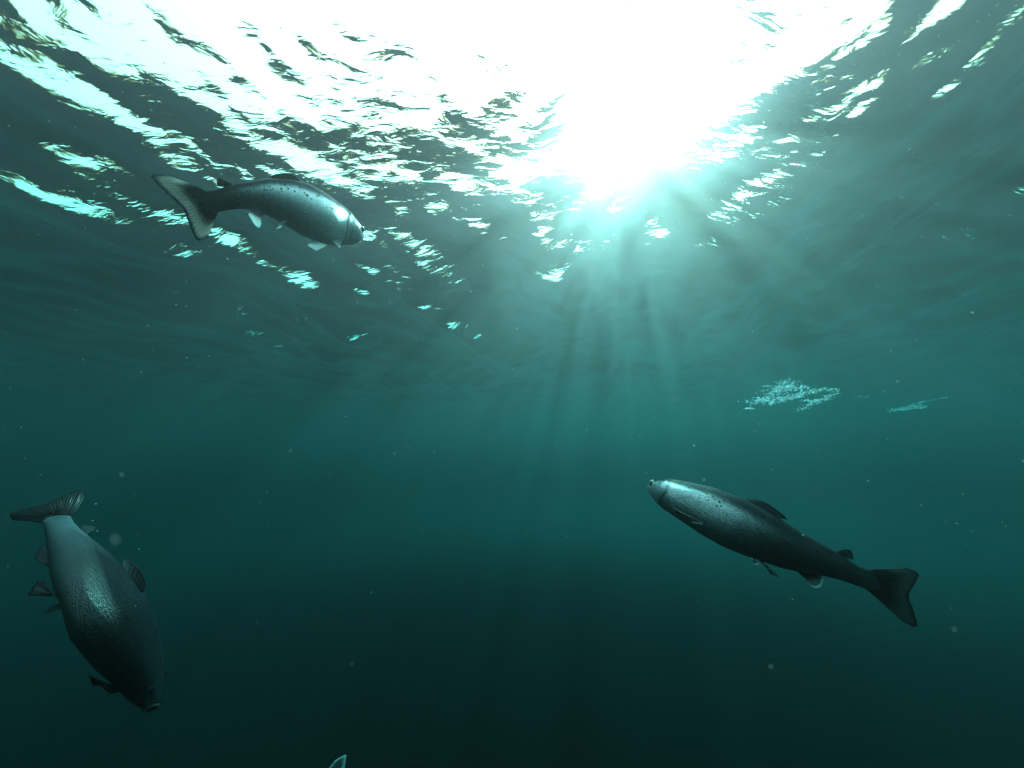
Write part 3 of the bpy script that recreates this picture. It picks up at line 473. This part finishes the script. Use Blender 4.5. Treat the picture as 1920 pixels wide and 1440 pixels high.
    met.inputs['To Min'].default_value = 0.0
    met.inputs['To Max'].default_value = metal
    L(sep.outputs[0], met.inputs['Value'])
    L(met.outputs[0], bs.inputs['Metallic'])
    bs.inputs['Roughness'].default_value = rough
    bs.inputs['Coat Weight'].default_value = 0.0
    spm = N(t, 'ShaderNodeMapRange')
    spm.inputs['From Max'].default_value = metal
    spm.inputs['To Min'].default_value = 0.03
    spm.inputs['To Max'].default_value = 0.35
    L(met.outputs[0], spm.inputs['Value'])
    L(spm.outputs[0], bs.inputs['Specular IOR Level'])
    bs.inputs['Coat Roughness'].default_value = 0.18
    bs.inputs['Subsurface Weight'].default_value = 0.0
    # scales (not on the head)
    mp = N(t, 'ShaderNodeMapping')
    mp.inputs['Scale'].default_value = (230.0 * scale, 340.0 * scale, 340.0 * scale)
    L(at_r.outputs['Vector'], mp.inputs['Vector'])
    vs = N(t, 'ShaderNodeTexVoronoi', feature='F1')
    vs.inputs['Scale'].default_value = 1.0
    vs.inputs['Randomness'].default_value = 0.55
    L(mp.outputs[0], vs.inputs['Vector'])
    L(vs.outputs['Color'], sv.inputs[0])
    hd = N(t, 'ShaderNodeMapRange')
    hd.inputs['From Min'].default_value = 0.17
    hd.inputs['From Max'].default_value = 0.20
    L(sep.outputs[1], hd.inputs['Value'])
    hgt = math_node(t, 'MULTIPLY', vs.outputs['Distance'], hd.outputs[0])
    bp = N(t, 'ShaderNodeBump')
    bp.inputs['Strength'].default_value = bump
    bp.inputs['Distance'].default_value = 0.0012
    L(hgt, bp.inputs['Height'])
    L(bp.outputs[0], bs.inputs['Normal'])
    L(bs.outputs[0], out.inputs['Surface'])
    return m


def fin_material(name, base, mid, edge, p_mid=0.55, p_edge=0.9, alpha_mid=0.75, trans=0.5, lead=0.0):
    m, t = new_mat(name)
    L = t.links.new
    out = N(t, 'ShaderNodeOutputMaterial')
    a = N(t, 'ShaderNodeAttribute', attribute_name='fin')
    sep = N(t, 'ShaderNodeSeparateXYZ')
    L(a.outputs['Vector'], sep.inputs[0])
    nz = N(t, 'ShaderNodeTexNoise')
    nz.inputs['Scale'].default_value = 5.0
    nz.inputs['Detail'].default_value = 3.0
    L(a.outputs['Vector'], nz.inputs['Vector'])
    v = math_node(t, 'ADD', sep.outputs[1], math_node(t, 'MULTIPLY', math_node(t, 'SUBTRACT', nz.outputs[0], 0.5), 0.16))
    ramp = N(t, 'ShaderNodeValToRGB')
    cr = ramp.color_ramp
    cr.elements[0].position = 0.30
    cr.elements[0].color = base + (1,)
    cr.elements[1].position = 1.0
    cr.elements[1].color = edge + (1,)
    for p, c in ((p_mid, mid), (p_edge - 0.12, mid), (p_edge, edge)):
        e = cr.elements.new(p)
        e.color = c + (1,)
    L(v, ramp.inputs[0])
    # fin rays
    ray = math_node(t, 'SINE', math_node(t, 'ADD', math_node(t, 'MULTIPLY', sep.outputs[0], 150.0),
                                         math_node(t, 'MULTIPLY', nz.outputs[0], 14.0)))
    rr = N(t, 'ShaderNodeMapRange')
    rr.inputs['From Min'].default_value = -1.0
    rr.inputs['To Min'].default_value = 0.72
    rr.inputs['To Max'].default_value = 1.08
    L(ray, rr.inputs['Value'])
    mul = N(t, 'ShaderNodeMix', data_type='RGBA', blend_type='MULTIPLY')
    mul.inputs['Factor'].default_value = 1.0
    L(ramp.outputs[0], mul.inputs['A'])
    cc = N(t, 'ShaderNodeCombineColor')
    for i in range(3):
        L(rr.outputs[0], cc.inputs[i])
    L(cc.outputs[0], mul.inputs['B'])
    le = N(t, 'ShaderNodeMapRange')
    le.inputs['From Min'].default_value = 0.09
    le.inputs['From Max'].default_value = 0.04
    le.inputs['To Max'].default_value = lead
    L(sep.outputs[0], le.inputs['Value'])
    lm = N(t, 'ShaderNodeMix', data_type='RGBA')
    L(le.outputs[0], lm.inputs['Factor'])
    L(mul.outputs['Result'], lm.inputs['A'])
    lm.inputs['B'].default_value = (0.85, 0.86, 0.85, 1)
    df = N(t, 'ShaderNodeBsdfDiffuse')
    tl = N(t, 'ShaderNodeBsdfTranslucent')
    L(lm.outputs['Result'], df.inputs['Color'])
    L(lm.outputs['Result'], tl.inputs['Color'])
    mx = N(t, 'ShaderNodeMixShader')
    mx.inputs[0].default_value = trans
    L(df.outputs[0], mx.inputs[1])
    L(tl.outputs[0], mx.inputs[2])
    gl = N(t, 'ShaderNodeBsdfGlossy')
    gl.inputs['Roughness'].default_value = 0.3
    m2 = N(t, 'ShaderNodeMixShader')
    m2.inputs[0].default_value = 0.015
    L(mx.outputs[0], m2.inputs[1])
    L(gl.outputs[0], m2.inputs[2])
    tr = N(t, 'ShaderNodeBsdfTransparent')
    al = N(t, 'ShaderNodeMapRange', interpolation_type='SMOOTHSTEP')
    al.inputs['From Min'].default_value = 0.35
    al.inputs['From Max'].default_value = 0.62
    al.inputs['To Min'].default_value = 1.0
    al.inputs['To Max'].default_value = alpha_mid
    L(v, al.inputs['Value'])
    m3 = N(t, 'ShaderNodeMixShader')
    L(al.outputs[0], m3.inputs[0])
    L(tr.outputs[0], m3.inputs[1])
    L(m2.outputs[0], m3.inputs[2])
    L(m3.outputs[0], out.inputs['Surface'])
    return m


SKIN = salmon_skin('silver_salmon_skin', 1.4, metal=0.60, rough=0.40, back=0.03, bump=0.5)
SKIN_GREY = salmon_skin('grey_salmon_skin', 0.70, 0.26, 0.62, 0.75, 0.36, bump=0.9, flank=0.8)
SKIN_DARK = salmon_skin('dusky_salmon_skin', 0.09, 0.50, 0.80, 0.75, 0.34, (0.07, 0.085, 0.10), spots=0.4, bump=0.9, scale=1.35)  # paler tail colour stands in for the glare near the tail
FIN_TAIL = fin_material('tail_fin_membrane', (0.02, 0.022, 0.024), (0.62, 0.57, 0.53), (0.03, 0.03, 0.04), 0.56, 0.95, 0.85, 0.6)
FIN_TAIL_DARK = fin_material('dusky_tail_fin_membrane', (0.012, 0.013, 0.014), (0.07, 0.075, 0.07), (0.008, 0.008, 0.012), 0.60, 0.95, 0.9, 0.4)
FIN_DARK = fin_material('dark_fin_membrane', (0.02, 0.024, 0.026), (0.04, 0.045, 0.05), (0.02, 0.02, 0.025), 0.5, 0.9, 0.92, 0.4)
FIN_BLACK = fin_material('blackish_fin_membrane', (0.006, 0.006, 0.007), (0.010, 0.011, 0.012), (0.006, 0.006, 0.007), 0.5, 0.9, 0.95, 0.3)
FIN_PALE = fin_material('pale_fin_membrane', (0.55, 0.57, 0.57), (0.88, 0.9, 0.9), (0.92, 0.94, 0.94), 0.45, 0.9, 0.92, 0.55)
FIN_MID = fin_material('grey_fin_membrane', (0.03, 0.034, 0.036), (0.10, 0.12, 0.12), (0.55, 0.62, 0.62), 0.6, 0.97, 0.85, 0.6, 0.35)


def eye_material():
    m, t = new_mat('fish_eye')
    L = t.links.new
    out = N(t, 'ShaderNodeOutputMaterial')
    bs = N(t, 'ShaderNodeBsdfPrincipled')
    a = N(t, 'ShaderNodeAttribute', attribute_name='eye')
    sep = N(t, 'ShaderNodeSeparateXYZ')
    L(a.outputs['Vector'], sep.inputs[0])
    ramp = N(t, 'ShaderNodeValToRGB')
    ramp.color_ramp.interpolation = 'CONSTANT'
    ramp.color_ramp.elements[0].color = (0.004, 0.004, 0.005, 1)
    ramp.color_ramp.elements[1].position = 0.58
    ramp.color_ramp.elements[1].color = (0.42, 0.42, 0.36, 1)
    e = ramp.color_ramp.elements.new(0.9)
    e.color = (0.03, 0.035, 0.04, 1)
    L(sep.outputs[0], ramp.inputs[0])
    L(ramp.outputs[0], bs.inputs['Base Color'])
    bs.inputs['Roughness'].default_value = 0.08
    L(bs.outputs[0], out.inputs['Surface'])
    return m


EYE = eye_material()


def grid_faces(nu, nv, wrap=False):
    f = []
    for i in range(nu - 1):
        for j in range(nv if wrap else nv - 1):
            j2 = (j + 1) % nv
            f.append((i * nv + j, i * nv + j2, (i + 1) * nv + j2, (i + 1) * nv + j))
    return f


def make_body(warp, parent, mat):
    xs = sorted(set([round(0.91 * (k / 60.0) ** 1.5, 5) if k < 30 else None for k in range(30)] and
                    [round(v, 5) for v in np.concatenate([np.linspace(0.0008, 0.02, 10), np.linspace(0.0225, 0.22, 96),
                                                          np.linspace(0.226, 0.905, 130)])]))
    na = 88
    vs, rest, zone = [], [], []
    for x in xs:
        for j in range(na):
            a = 2 * math.pi * j / na
            y, z = body_point(x, a)
            # asymmetric colour zone: -1 belly .. 1 back
            h = PU(x) if z > 0 else PL(x)
            vs.append(warp(x, y, z))
            rest.append((x, y * 1.0, z))
            # dark line along the gill cover edge; mouth crease shade put into the colour
            gm = math.exp(-((x - gill_x(z) - 0.004) / 0.0040) ** 2) * max(0.0, min(1.0, (0.5 - z / max(h, 1e-4)) / 0.35))
            mm = math.exp(-((z + 0.004 + 0.40 * x + 2.0 * x * x) / 0.0028) ** 2) if x < 0.080 else 0
            pm = 0.5 * math.exp(-((x - 0.128 + 1.2 * (z + 0.01) ** 2) / 0.003) ** 2) if abs(z) < h * .8 else 0
            zone.append((z / max(h, 1e-4), x, max(gm, mm, pm)))
    fs = grid_faces(len(xs), na, True)
    for x, k in ((xs[0] - 0.0006, 0), (xs[-1] + 0.002, len(xs) - 1)):
        c = len(vs)
        vs.append(warp(x, 0, 0))
        rest.append((x, 0, 0))
        zone.append((0, x, 0))
        for j in range(na):
            a, b = k * na + j, k * na + (j + 1) % na
            fs.append((c, b, a) if k == 0 else (c, a, b))
    o = put('body', vs, fs, mat, parent)
    set_attr(o, 'rest', rest)
    set_attr(o, 'zone', zone)
    return o


def make_eye(warp, parent, sgn):
    vs, at_ = [], []
    x0, z0, r = 0.058, 0.013, 0.0155
    a0 = None
    # find the surface there
    best = min(((abs(body_point(x0, a)[1 - 0 if False else 1] - z0), a) for a in np.linspace(0.3, 1.7, 200)))
    y0 = body_point(x0, best[1])[0]
    nr, na = 9, 28
    hm = warp.hmul(x0)
    for i in range(nr):
        q = i / (nr - 1.0)
        for j in range(na):
            a = 2 * math.pi * j / na
            rr = r * q
            yy = y0 - 0.0010 + 0.0060 * math.sqrt(max(0, 1 - (q * 0.93) ** 2))
            vs.append(warp(x0 + rr * math.cos(a), sgn * yy, z0 + rr * math.sin(a) / max(hm, .3)))
            at_.append((q, 0, 0))
    o = put('eye', vs, grid_faces(nr, na, True), EYE, parent)
    set_attr(o, 'eye', at_)
    return o


def make_fin(name, warp, parent, mat, root, tip, th=0.0022, nu=34, nv=14, curl=0.0, seed=0, ragged=0.03, label=None):
    """root and tip: lists of (x, y, z) in body lengths, from the leading to the trailing edge"""
    rg = random.Random(seed)
    root, tip = np.array(root, float), np.array(tip, float)

    def curve(c, u):
        k = np.linspace(0, 1, len(c))
        # smooth interpolation through the points
        res = []
        for i in range(3):
            m = np.gradient(c[:, i], k)
            s = min(int(np.searchsorted(k, u) - 1), len(k) - 2)
            s = max(s, 0)
            h = k[s + 1] - k[s]
            t = (u - k[s]) / h
            res.append((2 * t**3 - 3 * t**2 + 1) * c[s, i] + (t**3 - 2 * t**2 + t) * h * m[s]
                       + (-2 * t**3 + 3 * t**2) * c[s + 1, i] + (t**3 - t**2) * h * m[s + 1])
        return np.array(res)
    rag = [rg.uniform(-1, 1) for _ in range(nu)]
    rag = [0.5 * rag[i] + 0.5 * rag[max(i - 1, 0)] for i in range(nu)]
    vs, fa = [], []
    for s in (1, -1):
        for i in range(nu):
            u = i / (nu - 1.0)
            a, b = curve(root, u), curve(tip, u)
            for j in range(nv):
                v = j / (nv - 1.0)
                p = a + (b - a) * v * (1 + ragged * rag[i] * v * v)
                ridge = 1 + 0.5 * math.cos(u * 150.0)
                edge = min(1.0, 6 * u + .15, 6 * (1 - u) + .15)
                t = th * (1 - v) ** 0.7 * ridge * edge + 0.00025
                off = curl * v * v * math.sin(u * math.pi * 1.3 + seed) + s * t
                q = p.copy()
                q[1] += off
                if abs(a[1]) > 0.02 and name in ('pectoral_fin', 'pelvic_fin'):
                    q[1] = p[1] + off * 0.6
                    q[2] = p[2] + off * 0.6
                vs.append(warp(q[0], q[1], q[2]))
                fa.append((u, v, 0))
    f1 = grid_faces(nu, nv)
    n = nu * nv
    fs = f1 + [(d + n, c + n, b + n, a + n) for a, b, c, d in f1]
    # close the rim
    rim = [i * nv for i in range(nu)] + [(nu - 1) * nv + j for j in range(1, nv)] + \
          [i * nv + nv - 1 for i in range(nu - 2, -1, -1)] + [j for j in range(nv - 2, 0, -1)]
    for k in range(len(rim)):
        a, b = rim[k], rim[(k + 1) % len(rim)]
        fs.append((a, b, b + n, a + n))
    o = put(name, vs, fs, mat, parent)
    set_attr(o, 'fin', fa)
    if label:
        o['label'] = label
    return o


def salmon(label, keys, length, side, skin, tail_mat, low_mat, seed, wscale=1.0, tail=1.0, pelvic_mat=None,
           dorsal_h=1.0, low=1.0, pect=0.0, tail_label=None):
    wp = Warp(keys, length, side, wscale=wscale)
    root = bpy.data.objects.new('salmon', None)
    root.empty_display_size = 0.1
    SC.collection.objects.link(root)
    root['label'] = label
    root['category'] = 'fish'
    root['group'] = 'salmon swimming under the surface'
    base = Vector(wp(0.45, 0, 0))
    root.location = base
    holder = []
    up = lambda x, k=0.86: PU(x) * k
    lo = lambda x, k=0.86: -PL(x) * k
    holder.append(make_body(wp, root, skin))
    holder.append(make_eye(wp, root, 1))
    holder.append(make_eye(wp, root, -1))
    # vertical scale is carried by the warp, so fin heights are divided by it
    H = lambda x: 1.0 / max(wp.hmul(x), 0.3)
    dh = 0.075 * dorsal_h
    holder.append(make_fin('dorsal_fin', wp, root, FIN_DARK,
                           [(.395, 0, up(.395)), (.44, 0, up(.44)), (.49, 0, up(.49)), (.525, 0, up(.525))],
                           [(.43, 0, up(.43) + .018 * H(.43)), (.485, 0, up(.47) + dh * .85 * H(.47)), (.545, 0, up(.52) + dh * .62 * H(.52)),
                            (.572, 0, up(.56) + .016 * H(.56))], seed=seed, curl=.006))
    holder.append(make_fin('adipose_fin', wp, root, FIN_DARK,
                           [(.755, 0, up(.755)), (.77, 0, up(.77)), (.785, 0, up(.785))],
                           [(.765, 0, up(.76) + .008 * H(.77)), (.80, 0, up(.78) + .030 * H(.78)), (.822, 0, up(.82) + .014 * H(.8))],
                           th=0.004, nu=16, seed=seed + 1, ragged=0.0))
    holder.append(make_fin('anal_fin', wp, root, low_mat,
                           [(.635, 0, lo(.635)), (.66, 0, lo(.66)), (.69, 0, lo(.69)), (.715, 0, lo(.715))],
                           [(.665, 0, lo(.66) - .022 * low * H(.66)), (.708, 0, lo(.69) - .060 * low * H(.69)), (.738, 0, lo(.71) - .047 * low * H(.7)),
                            (.750, 0, lo(.73) - .018 * low * H(.72))], seed=seed + 2, curl=.006))
    for s in (1, -1):
        w = PW(.2) * .72
        holder.append(make_fin('pectoral_fin', wp, root, low_mat if s * side > 0 else low_mat,
                               [(.182, s * w * .86, lo(.185, .66)), (.192, s * w * .80, lo(.19, .74)), (.205, s * w * .7, lo(.2, .82))],
                               [(.225, s * (w + .018), lo(.2, .80)), (.312, s * (w + .030), lo(.28, .70 + pect)),
                                (.272, s * (w + .020), lo(.24, .92 + pect))], th=.0016, nu=22, seed=seed + 3, ragged=.04))
        w = PW(.52) * .45
        holder.append(make_fin('pelvic_fin', wp, root, pelvic_mat or low_mat,
                               [(.505, s * w, lo(.505, .84)), (.52, s * w * .9, lo(.52, .88)), (.532, s * w * .7, lo(.532, .9))],
                               [(.53, s * (w + .012 * low), lo(.53) - .020 * low * H(.53)), (.578, s * (w + .012), lo(.56) - .036 * low * H(.55)),
                                (.562, s * (w + .006), lo(.56) - .030 * H(.55))], th=.0016, nu=20, seed=seed + 4, ragged=.04))
    tt = 0.118 * tail
    c = make_fin('tail_fin', wp, root, tail_mat,
                 [(.868, 0, .030), (.895, 0, .026), (.905, 0, .012), (.908, 0, 0), (.905, 0, -.012), (.895, 0, -.026), (.868, 0, -.030)],
                 [(.975, 0, tt * .93 * H(.95)), (1.012, 0, tt * .93 * H(.95)), (1.004, 0, tt * .48 * H(.95)), (.990, 0, 0),
                  (1.004, 0, -tt * .48 * H(.95)), (1.012, 0, -tt * .93 * H(.95)), (.975, 0, -tt * .93 * H(.95))],
                 th=.006, nu=80, nv=22, seed=seed + 6, curl=.01, ragged=.02)
    if tail_label:
        c['label'] = tail_label
    holder.append(c)
    for o in holder:
        o.matrix_parent_inverse = Matrix.Translation(-base)
    return root


# (station, photo x, photo y, distance, roll towards the lens, height in photo pixels)
salmon('silver salmon just beneath the surface, head to the right, pale bordered tail',
       [(0, 682, 440, 1.28, -6, None), (.08, 664, 434, 1.24, -14, 44), (.2, 633, 420, 1.19, -25, 66), (.32, 598, 404, 1.12, -24, 80),
        (.42, 566, 389, 1.07, -22, 84), (.52, 531, 377, 1.03, -18, 76), (.66, 483, 370, .99, -12, 58),
        (.78, 440, 371, .96, -6, 46), (.84, 414, 376, .95, -2, 42), (.92, 378, 382, .93, 0, 46), (1.0, 335, 392, .90, 0, 46)],
       0.80, 1, SKIN, FIN_TAIL, FIN_PALE, 3, wscale=1.05, tail=.92, dorsal_h=.5, low=1.0, pect=.35,
       tail_label='pale tail fin with dark borders')
salmon('dark grey salmon facing up and left in the open green water at right',
       [(0, 1217, 914, .93, -8, None), (.08, 1240, 921, .885, -10, 42), (.19, 1270, 932, .83, -10, 64), (.30, 1325, 955, .79, -8, 88),
        (.40, 1372, 977, .76, -4, 97), (.50, 1418, 998, .745, 0, 93), (.60, 1472, 1024, .74, 0, 80), (.70, 1528, 1046, .74, 0, 60),
        (.78, 1570, 1063, .745, 0, 46), (.84, 1603, 1078, .75, 0, 36), (.92, 1655, 1097, .765, 0, 38), (1.0, 1712, 1121, .78, 0, 38)],
       0.80, -1, SKIN_GREY, FIN_TAIL_DARK, FIN_MID, 17, wscale=1.0, tail=.66, low=.62, dorsal_h=.45)
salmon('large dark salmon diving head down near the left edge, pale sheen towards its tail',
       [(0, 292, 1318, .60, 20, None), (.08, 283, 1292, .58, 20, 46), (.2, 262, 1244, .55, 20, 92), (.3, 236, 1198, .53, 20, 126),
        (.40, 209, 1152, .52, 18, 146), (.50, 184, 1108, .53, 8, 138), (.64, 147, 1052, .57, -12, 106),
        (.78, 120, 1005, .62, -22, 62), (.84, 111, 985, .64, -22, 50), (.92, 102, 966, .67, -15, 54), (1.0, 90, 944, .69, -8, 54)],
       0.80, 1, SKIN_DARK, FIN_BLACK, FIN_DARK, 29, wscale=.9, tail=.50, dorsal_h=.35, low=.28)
salmon('salmon mostly below the bottom edge, only its tail tip showing',
       [(0, 140, 1640, .95, 0, None), (.2, 260, 1605, .92, 0, 96), (.4, 375, 1570, .9, 0, 120), (.6, 470, 1535, .9, 0, 96),
        (.84, 568, 1498, .9, 0, 36), (.92, 605, 1484, .9, 0, 38), (1.0, 640, 1468, .9, 0, 38)],
       0.80, -1, SKIN, FIN_MID, FIN_DARK, 41, tail=.56)


# ------------------------------------------------------------------ bubbles churned below the surface
def bubble_material():
    m, t = new_mat('air_bubbles')
    L = t.links.new
    out = N(t, 'ShaderNodeOutputMaterial')
    df = N(t, 'ShaderNodeBsdfDiffuse')
    df.inputs['Color'].default_value = (0.9, 0.92, 0.92, 1)
    tl = N(t, 'ShaderNodeBsdfTranslucent')
    tl.inputs['Color'].default_value = (0.95, 0.97, 0.97, 1)
    mx = N(t, 'ShaderNodeMixShader')
    mx.inputs[0].default_value = 0.6
    L(df.outputs[0], mx.inputs[1])
    L(tl.outputs[0], mx.inputs[2])
    gl = N(t, 'ShaderNodeBsdfGlossy')
    gl.inputs['Roughness'].default_value = 0.12
    m2 = N(t, 'ShaderNodeMixShader')
    m2.inputs[0].default_value = 0.25
    L(mx.outputs[0], m2.inputs[1])
    L(gl.outputs[0], m2.inputs[2])
    L(m2.outputs[0], out.inputs['Surface'])
    return m


BUB = bubble_material()


def blob(vs, fs, c, ax, ay, az, rg):
    """a small lumpy bubble: squashed low sphere"""
    n0 = len(vs)
    rings, seg = 4, 7
    vs.append(c + az)
    for i in range(1, rings):
        p = math.pi * i / rings
        for j in range(seg):
            a = 2 * math.pi * j / seg
            k = rg.uniform(0.75, 1.2)
            vs.append(c + az * math.cos(p) + (ax * math.cos(a) + ay * math.sin(a)) * math.sin(p) * k)
    vs.append(c - az)
    end = len(vs) - 1
    for j in range(seg):
        j2 = (j + 1) % seg
        fs.append((n0, n0 + 1 + j, n0 + 1 + j2))
        for i in range(rings - 2):
            b = n0 + 1 + i * seg
            fs.append((b + j, b + seg + j, b + seg + j2, b + j2))
        b = n0 + 1 + (rings - 2) * seg
        fs.append((b + j, end, b + j2))


def bubbles(label, strokes, depth, seed):
    rg = random.Random(seed)
    vs, fs = [], []
    for (pts, n, spread, size) in strokes:
        for _ in range(int(n * 3.0)):
            u = rg.random() * (len(pts) - 1)
            i = min(int(u), len(pts) - 2)
            f = u - i
            px = pts[i][0] * (1 - f) + pts[i + 1][0] * f + rg.gauss(0, spread * 2.0)
            py = pts[i][1] * (1 - f) + pts[i + 1][1] * f + rg.gauss(0, spread * .6)
            d = depth + rg.gauss(0, .25)
            c = at(px, py, d)
            s = size * d / F_PX * rg.uniform(.45, 1.1) ** 1.5 * 0.60
            ang = rg.gauss(-.25, .3)
            r = MW.to_3x3()
            ax = r @ Vector((math.cos(ang), -math.sin(ang), 0)) * s * rg.uniform(1.1, 2.6)
            ay = r @ Vector((0, 0, 1)) * s
            az = Vector((0, 0, 1)) * s * rg.uniform(.35, .6)
            blob(vs, fs, c, ax, ay, az, rg)
    o = put('bubble_cloud', vs, fs, BUB)
    o['label'] = label
    o['category'] = 'bubbles'
    o['kind'] = 'stuff'
    return o


def zp(*p):
    return [(1340 + a / 3.84, 680 + b / 3.84) for a, b in p]


bubbles('dense glittering drift of air bubbles above and behind the dark salmon',
        [(zp((250, 290), (400, 240), (480, 175), (550, 130)), 120, 4.5, 1.9),
         (zp((480, 200), (540, 180), (620, 180)), 80, 5.0, 1.9),
         (zp((300, 280), (420, 270), (530, 250), (620, 230)), 110, 4.0, 1.7),
         (zp((380, 305), (520, 265), (620, 240)), 45, 2.0, 1.5),
         (zp((600, 230), (740, 200), (880, 190)), 60, 3.5, 1.7),
         (zp((640, 270), (720, 280), (790, 265), (880, 215)), 60, 3.0, 1.8),
         (zp((600, 350), (660, 320), (700, 290)), 26, 2.5, 1.6),
         (zp((215, 330), (285, 332)), 12, .8, 2.4),
         (zp((340, 165), (420, 170)), 7, 1.5, 1.4)], 2.4, 5)
bubbles('small faint drift of air bubbles trailing towards the right edge',
        [(zp((1270, 345), (1350, 335), (1440, 310), (1500, 325)), 70, 3.0, 1.25),
         (zp((1430, 300), (1560, 270), (1700, 245)), 36, 1.8, 1.0),
         (zp((1030, 245), (1110, 240)), 10, 2.0, 1.0)], 3.6, 6)


# ------------------------------------------------------------------ drifting specks in the water
def specks():
    m, t = new_mat('drifting_specks')
    out = N(t, 'ShaderNodeOutputMaterial')
    df = N(t, 'ShaderNodeBsdfDiffuse')
    df.inputs['Color'].default_value = (0.4, 0.42, 0.4, 1)
    tl = N(t, 'ShaderNodeBsdfTranslucent')
    tl.inputs['Color'].default_value = (0.55, 0.57, 0.55, 1)
    mx = N(t, 'ShaderNodeMixShader')
    mx.inputs[0].default_value = 0.7
    t.links.new(df.outputs[0], mx.inputs[1])
    t.links.new(tl.outputs[0], mx.inputs[2])
    t.links.new(mx.outputs[0], out.inputs['Surface'])
    rg = random.Random(99)
    vs, fs = [], []
    ico = [Vector(p).normalized() for p in ((0, 0, 1), (.94, 0, .3), (-.4, .85, .3), (-.5, -.8, .3), (.5, .8, -.4), (-.95, 0, -.3), (.4, -.8, -.4), (0, 0, -1))]
    tri = [(0, 1, 2), (0, 2, 3), (0, 3, 1), (1, 4, 2), (2, 5, 3), (3, 6, 1), (1, 6, 4), (2, 4, 5), (3, 5, 6), (7, 5, 4), (7, 6, 5), (7, 4, 6)]
    n = 0
    while n < 2400:
        px, py = rg.uniform(-150, 2070), rg.uniform(-100, 1540)
        d = 0.35 + 4.2 * rg.random() ** 1.3
        c = at(px, py, d)
        if c.z > -0.12 or rg.random() < (py - 650) / 650.0:
            continue
        r = rg.uniform(.35, 1.0) ** 3 * 0.0013
        if rg.random() < .04:
            r *= 1.7
        st = rg.uniform(1, 2.2)
        ax = Vector((rg.gauss(0, 1), rg.gauss(0, 1), rg.gauss(0, .3))).normalized()
        b = len(vs)
        for q in ico:
            k = rg.uniform(.7, 1.3)
            p = q * r * k
            vs.append(c + p + ax * p.dot(ax) * (st - 1))
        fs += [(a + b, c_ + b, d_ + b) for a, c_, d_ in tri]
        n += 1
    # a few very close to the lens, thrown out of focus
    for px, py, d, r in ((215, 1012, .036, .00022), (1265, 745, .05, .0002), (545, 845, .10, .0003), (228, 890, .08, .0003),
                         (1445, 1250, .07, .00022), (1790, 1180, .07, .00022), (660, 1245, .08, .0002), (1512, 515, .09, .0003),
                         (985, 1000, .09, .0002), (905, 415, .12, .0003), (1320, 900, .12, .0004), (1690, 370, .10, .0004)):
        c = at(px, py, d)
        b = len(vs)
        for q in ico:
            vs.append(c + q * r)
        fs += [(a + b, c_ + b, d_ + b) for a, c_, d_ in tri]
    o = put('drifting_specks', vs, fs, m)
    o['label'] = 'pale specks of plankton drifting through the water'
    o['category'] = 'plankton'
    o['kind'] = 'stuff'


specks()


# ------------------------------------------------------------------ fishing line
def line():
    m, t = new_mat('dull_nylon')
    out = N(t, 'ShaderNodeOutputMaterial')
    bs = N(t, 'ShaderNodeBsdfPrincipled')
    bs.inputs['Base Color'].default_value = (0.03, 0.05, 0.05, 1)
    bs.inputs['Roughness'].default_value = 0.4
    t.links.new(bs.outputs[0], out.inputs['Surface'])
    a, b = at(1262, 868, 3.2), at(1394, 770, 3.4)
    r, seg, nn = 0.0009, 8, 24
    ax = (b - a).normalized()
    u = ax.cross(Vector((0, 0, 1))).normalized()
    w = ax.cross(u)
    vs = []
    for i in range(nn):
        f = i / (nn - 1.0)
        c = a.lerp(b, f) + Vector((0, 0, -0.02 * math.sin(math.pi * f)))
        for j in range(seg):
            an = 2 * math.pi * j / seg
            vs.append(c + (u * math.cos(an) + w * math.sin(an)) * r)
    fs = grid_faces(nn, seg, True)
    fs += [tuple(range(seg)), tuple(reversed(range((nn - 1) * seg, nn * seg)))]
    o = put('thin_line', vs, fs, m)
    o['label'] = 'thin faint line slanting up towards the larger drift of bubbles'
    o['category'] = 'line'


line()


# ------------------------------------------------------------------ the murky water itself
def build_haze():
    m, t = new_mat('green_sea_water')
    out = N(t, 'ShaderNodeOutputMaterial')
    v = N(t, 'ShaderNodeVolumePrincipled')
    v.inputs['Color'].default_value = (0.054, 0.047, 0.0485, 1)
    v.inputs['Absorption Color'].default_value = (0.14, 0.735, 0.74, 1)
    v.inputs['Density'].default_value = 0.75
    v.inputs['Anisotropy'].default_value = 0.87
    t.links.new(v.outputs[0], out.inputs['Volume'])
    x, z0, z1 = 86.0, -5.6, 0.6
    vs = [(sx * x, sy * x, z) for z in (z0, z1) for sy in (-1, 1) for sx in (-1, 1)]
    fs = [(0, 2, 3, 1), (4, 5, 7, 6), (0, 1, 5, 4), (2, 6, 7, 3), (0, 4, 6, 2), (1, 3, 7, 5)]
    o = put('haze', vs, fs, m, smooth=False)
    o['kind'] = 'stuff'
    o['label'] = 'murky green sea water filling the view'
    return o


build_haze()
